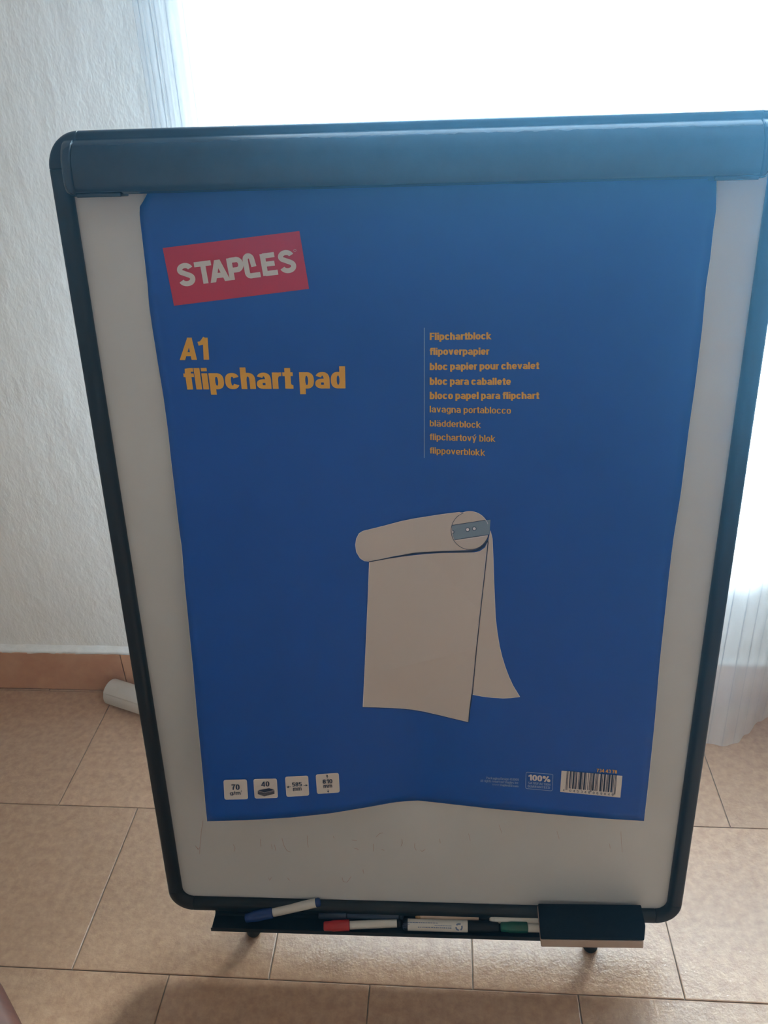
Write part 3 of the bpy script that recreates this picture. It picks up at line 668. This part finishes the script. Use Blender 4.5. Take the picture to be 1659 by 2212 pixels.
# ------------------------------------------------------------ pens and eraser on the tray
def pen(name, label, a, b, r, cap, cap_len, body, end, flip=False, rc=None, seam=True, extra=None):
    """a: cap end, b: barrel end, both in the board frame"""
    a, b = Vector(a), Vector(b); L2 = (b-a).length; d = (b-a).normalized(); rc = rc or r*1.12
    root = empty(name, BM @ Matrix.Translation(a)); tag(root, label, 'marker', 'markers on the pen tray')
    z = Vector((0, 0, 0)); e = b-a
    obj('barrel', add_lathe(bmesh.new(), d*(cap_len+.0004), e, [(0, r*.93), (.001, r), (L2-cap_len-.008, r), (L2-cap_len-.0075, r)], 24), body, root, True)
    obj('cap', add_lathe(bmesh.new(), z, e, [(0, rc*.62), (.0012, rc*.82), (.010, rc*.88), (.014, rc*1.0), (cap_len-.001, rc), (cap_len, rc*.96)], 24), cap, root, True)
    obj('end_plug', add_lathe(bmesh.new(), d*(L2-.0072), e, [(0, r*.97), (.0045, r*.95), (.0065, r*.75), (.0072, r*.4)], 24), end, root, True)
    return root
def autosm(o):
    for p in o.data.polygons: p.use_smooth = True
K_BLUE = mat('blue_marker_plastic', (.012, .045, .20), .25, .5); K_RED = mat('red_marker_plastic', (.42, .018, .02), .3, .5)
K_BLACK = mat('black_marker_plastic', (.003, .005, .008), .35, .25); K_GREEN = mat('green_marker_plastic', (.006, .10, .065), .3, .5)
K_WHITE = mat('white_barrel_plastic', (.66, .64, .60), .35, .5); K_CREAM = mat('cream_barrel_plastic', (.55, .42, .33), .4, .4); K_NAVY = mat('navy_barrel_plastic', (.012, .03, .07), .28, .5)
K_INKB = mat('blue_label_ink', (.12, .17, .33), .5, .3); K_OCH = mat('ochre_label', (.42, .25, .10), .5, .3); K_PINK = mat('pink_label_ink', (.55, .16, .14), .5, .3)
FLV = -.0108
def tp(x, y, r): q = bhit(x, y, 1, FLV+r); return q
r1 = .0060
def along(p0, p1, t): return p0+(p1-p0)*t
# leaning blue pen: cap end low on the tray, barrel resting on the bottom rail
pa = bhit(530, 1984, 1, FLV+.0085); pb = bhit(693, 1948, 1, .0195)
pen('marker_pen', 'blue capped marker with white barrel leaning over the tray edge at left', pa, pb, .0062, K_BLUE, .040, K_WHITE, K_BLUE, rc=.0078)
pa = tp(699, 2001, .0072); pb = tp(868, 1994, .0058)
pen('marker_pen', 'red capped marker with white barrel lying in the tray', pa, pb, .0055, K_RED, .0360, K_WHITE, K_BLACK, rc=.0074)
pa = bhit(688, 1977, 1, .0002); pb = bhit(872, 1979, 1, .0002)
pen('marker_pen', 'dark navy marker at the back of the tray behind red marker', pa, pb, .0052, K_NAVY, .040, K_NAVY, K_BLACK, rc=.0060)
pa = tp(1078, 2003, .0076); pb = tp(870, 1997, .0078)
wp = pen('marker_pen', 'thick black capped marker with blue-lettered white label', pa, pb, .0078, K_BLACK, .0430, K_WHITE, K_BLACK, rc=.0079)
# label print on that pen (worn, unreadable marks and a three-arrow ring)
bar = [c for c in wp.children if c.name.startswith('barrel')][0]
d = (pb-pa).normalized(); pinv = -pa
def on_pen(s, t):                                         # s metres from the cap end, t angle round the barrel
    up = Vector((0, math.cos(t), math.sin(t))); up = (up-d*up.dot(d)).normalized(); return d*s+up*.00795
bm = bmesh.new(); t0 = .90
def dash(s0, s1, ta, tb):
    vs = [bm.verts.new(on_pen(s0, ta)), bm.verts.new(on_pen(s1, ta)), bm.verts.new(on_pen(s1, tb)), bm.verts.new(on_pen(s0, tb))]; bm.faces.new(vs)
s = .066
while s < .112: l = random.uniform(.0012, .0032); dash(s, s+l, t0+.1, t0+.25); s += l+.0009
s = .066
while s < .088: l = random.uniform(.001, .002); dash(s, s+l, t0-.22, t0-.12); s += l+.0006
s = .085
while s < .125: l = random.uniform(.002, .004); dash(s, s+l, t0-.62, t0-.50); s += l+.0007
for a in (0, 120, 240):
    for k in range(4):
        b0, b1 = math.radians(a+k*22), math.radians(a+k*22+20); c = .0555
        pts = [(c+.0052*math.cos(b0), t0+.66*math.sin(b0)), (c+.0052*math.cos(b1), t0+.66*math.sin(b1)), (c+.0030*math.cos(b1), t0+.38*math.sin(b1)), (c+.0030*math.cos(b0), t0+.38*math.sin(b0))]
        bm.faces.new([bm.verts.new(on_pen(*p)) for p in pts])
for k in range(3): dash(.124+k*.002, .1335, t0-.3+k*.3, t0-.22+k*.3)
obj('label_print', bm, K_INKB, bar)
pa = bhit(1056, 1983, 1, .0010); pb = bhit(897, 1979, 1, .0010)
bp = pen('marker_pen', 'cream marker with ochre band behind the white-labelled marker', pa, pb, .0050, K_BLACK, .0120, K_CREAM, K_OCH, rc=.0058)
pa = tp(1079, 2002, .0078); pb = tp(1262, 2006, .0072)
pa = pa + Vector((.0012, 0, 0))
pen('marker_pen', 'green capped marker running under the eraser', pa, pb, .0062, K_GREEN, .0370, K_WHITE, K_GREEN, rc=.0075)
pa = bhit(1240, 1990, 1, .0012); pb = bhit(1056.5, 1985, 1, .0012)
pen('marker_pen', 'pale barrelled marker behind the green one, end under eraser', pa, pb, .0056, K_BLACK, .034, K_WHITE, K_WHITE, rc=.0058)

er = empty('board_eraser', BM @ Matrix.Translation((.2295, 0, .033))); tag(er, 'whiteboard eraser with dark felt face up and cream body resting on the tray', 'eraser')
K_FELT = mottle(mat('dark_blue_felt', (.012, .018, .026), .95, .1), (.009, .014, .021), (.014, .021, .03), 90, .5, 500, .001); K_BEIGE = mottle(mat('cream_eraser_plastic', (.5, .38, .32), .5, .4), (.46, .35, .29), (.52, .40, .34), 30)
tl, tr = bhit(1162, 1951, 1, .030), bhit(1385, 1954, 1, .030); fl, fr = bhit(1168, 2025, 1, .0285), bhit(1392, 2028, 1, .0285)
bl, br_ = bhit(1169, 2043, 1, .0135), bhit(1389, 2043, 1, .0135)
oo = Vector((.2295, 0, .033))
def prism(bm, top, bot):
    T = [bm.verts.new(p-oo) for p in top]; Bt = [bm.verts.new(p-oo) for p in bot]
    bm.faces.new(T); bm.faces.new(Bt)
    for k in range(4): bm.faces.new((T[k], T[(k+1) % 4], Bt[(k+1) % 4], Bt[k]))
    return bm
dn = Vector((0, -.0125, 0)); fdn = Vector((0, -.003, 0))
mr_ = bhit(1396, 2000, 1, .028)
T4 = [tl, tr, fr, fl]
# felt: slightly rounded slab, body below
bm = bmesh.new()
T5 = [tl, tr, Vector((mr_.x-.001, .029, mr_.z)), fr, fl]; 
Tv = [bm.verts.new(p-oo) for p in T5]; Bv = [bm.verts.new(p-oo+Vector((0, -.004, 0))) for p in T5]
bm.faces.new(Tv); bm.faces.new(Bv)
for k in range(5): bm.faces.new((Tv[k], Tv[(k+1) % 5], Bv[(k+1) % 5], Bv[k]))
bevel(obj('felt_pad', bm, K_FELT, er), .0015, 2)
ins = lambda p, du, dz: p+Vector((du, -.0042, dz))
bm = prism(bmesh.new(), [ins(tl, -.0008, 0), ins(tr, -.001, 0), ins(fr, -.001, .0006), ins(fl, -.0006, .0006)], [Vector((tl.x, .0135, tl.z+.004)), Vector((tr.x-.002, .0135, tr.z+.004)), Vector((br_.x, .0115, fr.z+.0005)), Vector((bl.x, .0115, fl.z+.0005))])
bevel(obj('eraser_body', bm, K_BEIGE, er), .0012, 2)

# ------------------------------------------------------------ paper roll on the floor by the skirting
c0 = Vector((-0.66626, 1.21312, .0)); rr = .026
roll_o = empty('paper_roll', Matrix.Translation(c0)); tag(roll_o, 'rolled white paper tube lying on the tiles against the skirting', 'paper roll')
axd = Vector((.94, -.34, 0)).normalized(); Lr = .60
bm = bmesh.new(); n = 64; ringsA, ringsB = [], []
nrm = Vector((-axd.y, axd.x, 0))
for k in range(n*2+6):                                   # spiral of two turns
    a = 2*math.pi*k/n+2.1; r = rr-.0035+.0035*min(1, k/(n*1.9)) - (.0004 if k < n else 0)
    off = nrm*math.cos(a)*r+Vector((0, 0, rr+math.sin(a)*r))
    ringsA.append(bm.verts.new(off)); ringsB.append(bm.verts.new(off+axd*Lr))
for k in range(len(ringsA)-1): bm.faces.new((ringsA[k], ringsA[k+1], ringsB[k+1], ringsB[k]))
ro = obj('rolled_sheet', bm, M_ROLL, roll_o, True); solid(ro, .0006, 0)
bm = bmesh.new(); add_lathe(bm, Vector((0, 0, rr))+axd*.006, Vector((0, 0, rr))+axd*.3, [(0, .0205), (Lr-.012, .0205)], 32); obj('core', bm, M_ROLL, roll_o, False)

# ------------------------------------------------------------ round wooden table beside the photographer
e1, e2 = hit(0, 2118, 2, .74), hit(45, 2212, 2, .74)
nn = Vector((-(e2-e1).y, (e2-e1).x, 0)).normalized()
if nn.x < 0: nn = -nn
TR = .45; tc_ = (e1+e2)/2-nn*(TR-.0006)
tb = empty('round_table', Matrix.Translation((tc_.x, tc_.y, 0))); tag(tb, 'red-brown wooden table whose rounded edge enters the bottom left corner', 'table')
obj('tabletop', add_lathe(bmesh.new(), (0, 0, .712), (0, 0, 1), [(0, TR-.012), (.004, TR-.004), (.014, TR), (.022, TR-.001), (.028, TR-.006)], 128), M_WOOD, tb, True)
obj('pedestal', add_lathe(bmesh.new(), (0, 0, .05), (0, 0, 1), [(0, .06), (.03, .05), (.10, .03), (.30, .042), (.45, .03), (.60, .045), (.662, .09)], 32), M_WOOD, tb, True)
for k in range(4):
    a = math.radians(45+90*k); c, s = math.cos(a), math.sin(a)
    obj('leg', add_sweep(bmesh.new(), [(c*.03, s*.03, .12), (c*.14, s*.14, .10), (c*.24, s*.24, .045), (c*.28, s*.28, .02)], .02, 12), M_WOOD, tb, True)

# ------------------------------------------------------------ scattering volume added to imitate lens glare at the upper right
hm = bpy.data.materials.new('glare_haze'); hm.use_nodes = True; nt = hm.node_tree; nt.nodes.clear()
out = nt.nodes.new('ShaderNodeOutputMaterial'); vs_ = nt.nodes.new('ShaderNodeVolumeScatter')
vs_.inputs['Color'].default_value = (.24, .65, 1, 1); vs_.inputs['Density'].default_value = GLARE_HAZE_DENSITY; vs_.inputs['Anisotropy'].default_value = GLARE_HAZE_G
nt.links.new(vs_.outputs[0], out.inputs['Volume'])
if GLARE_HAZE_DENSITY > 0:
    hz = obj('glare_haze', box((RX0+.01, RY0+.01, .001), (RX1-.01, YW-.002, RZ-.01)), hm)
    tag(hz, 'added bluish volume imitating lens glare before the bright window', 'glare_haze', kind='stuff')
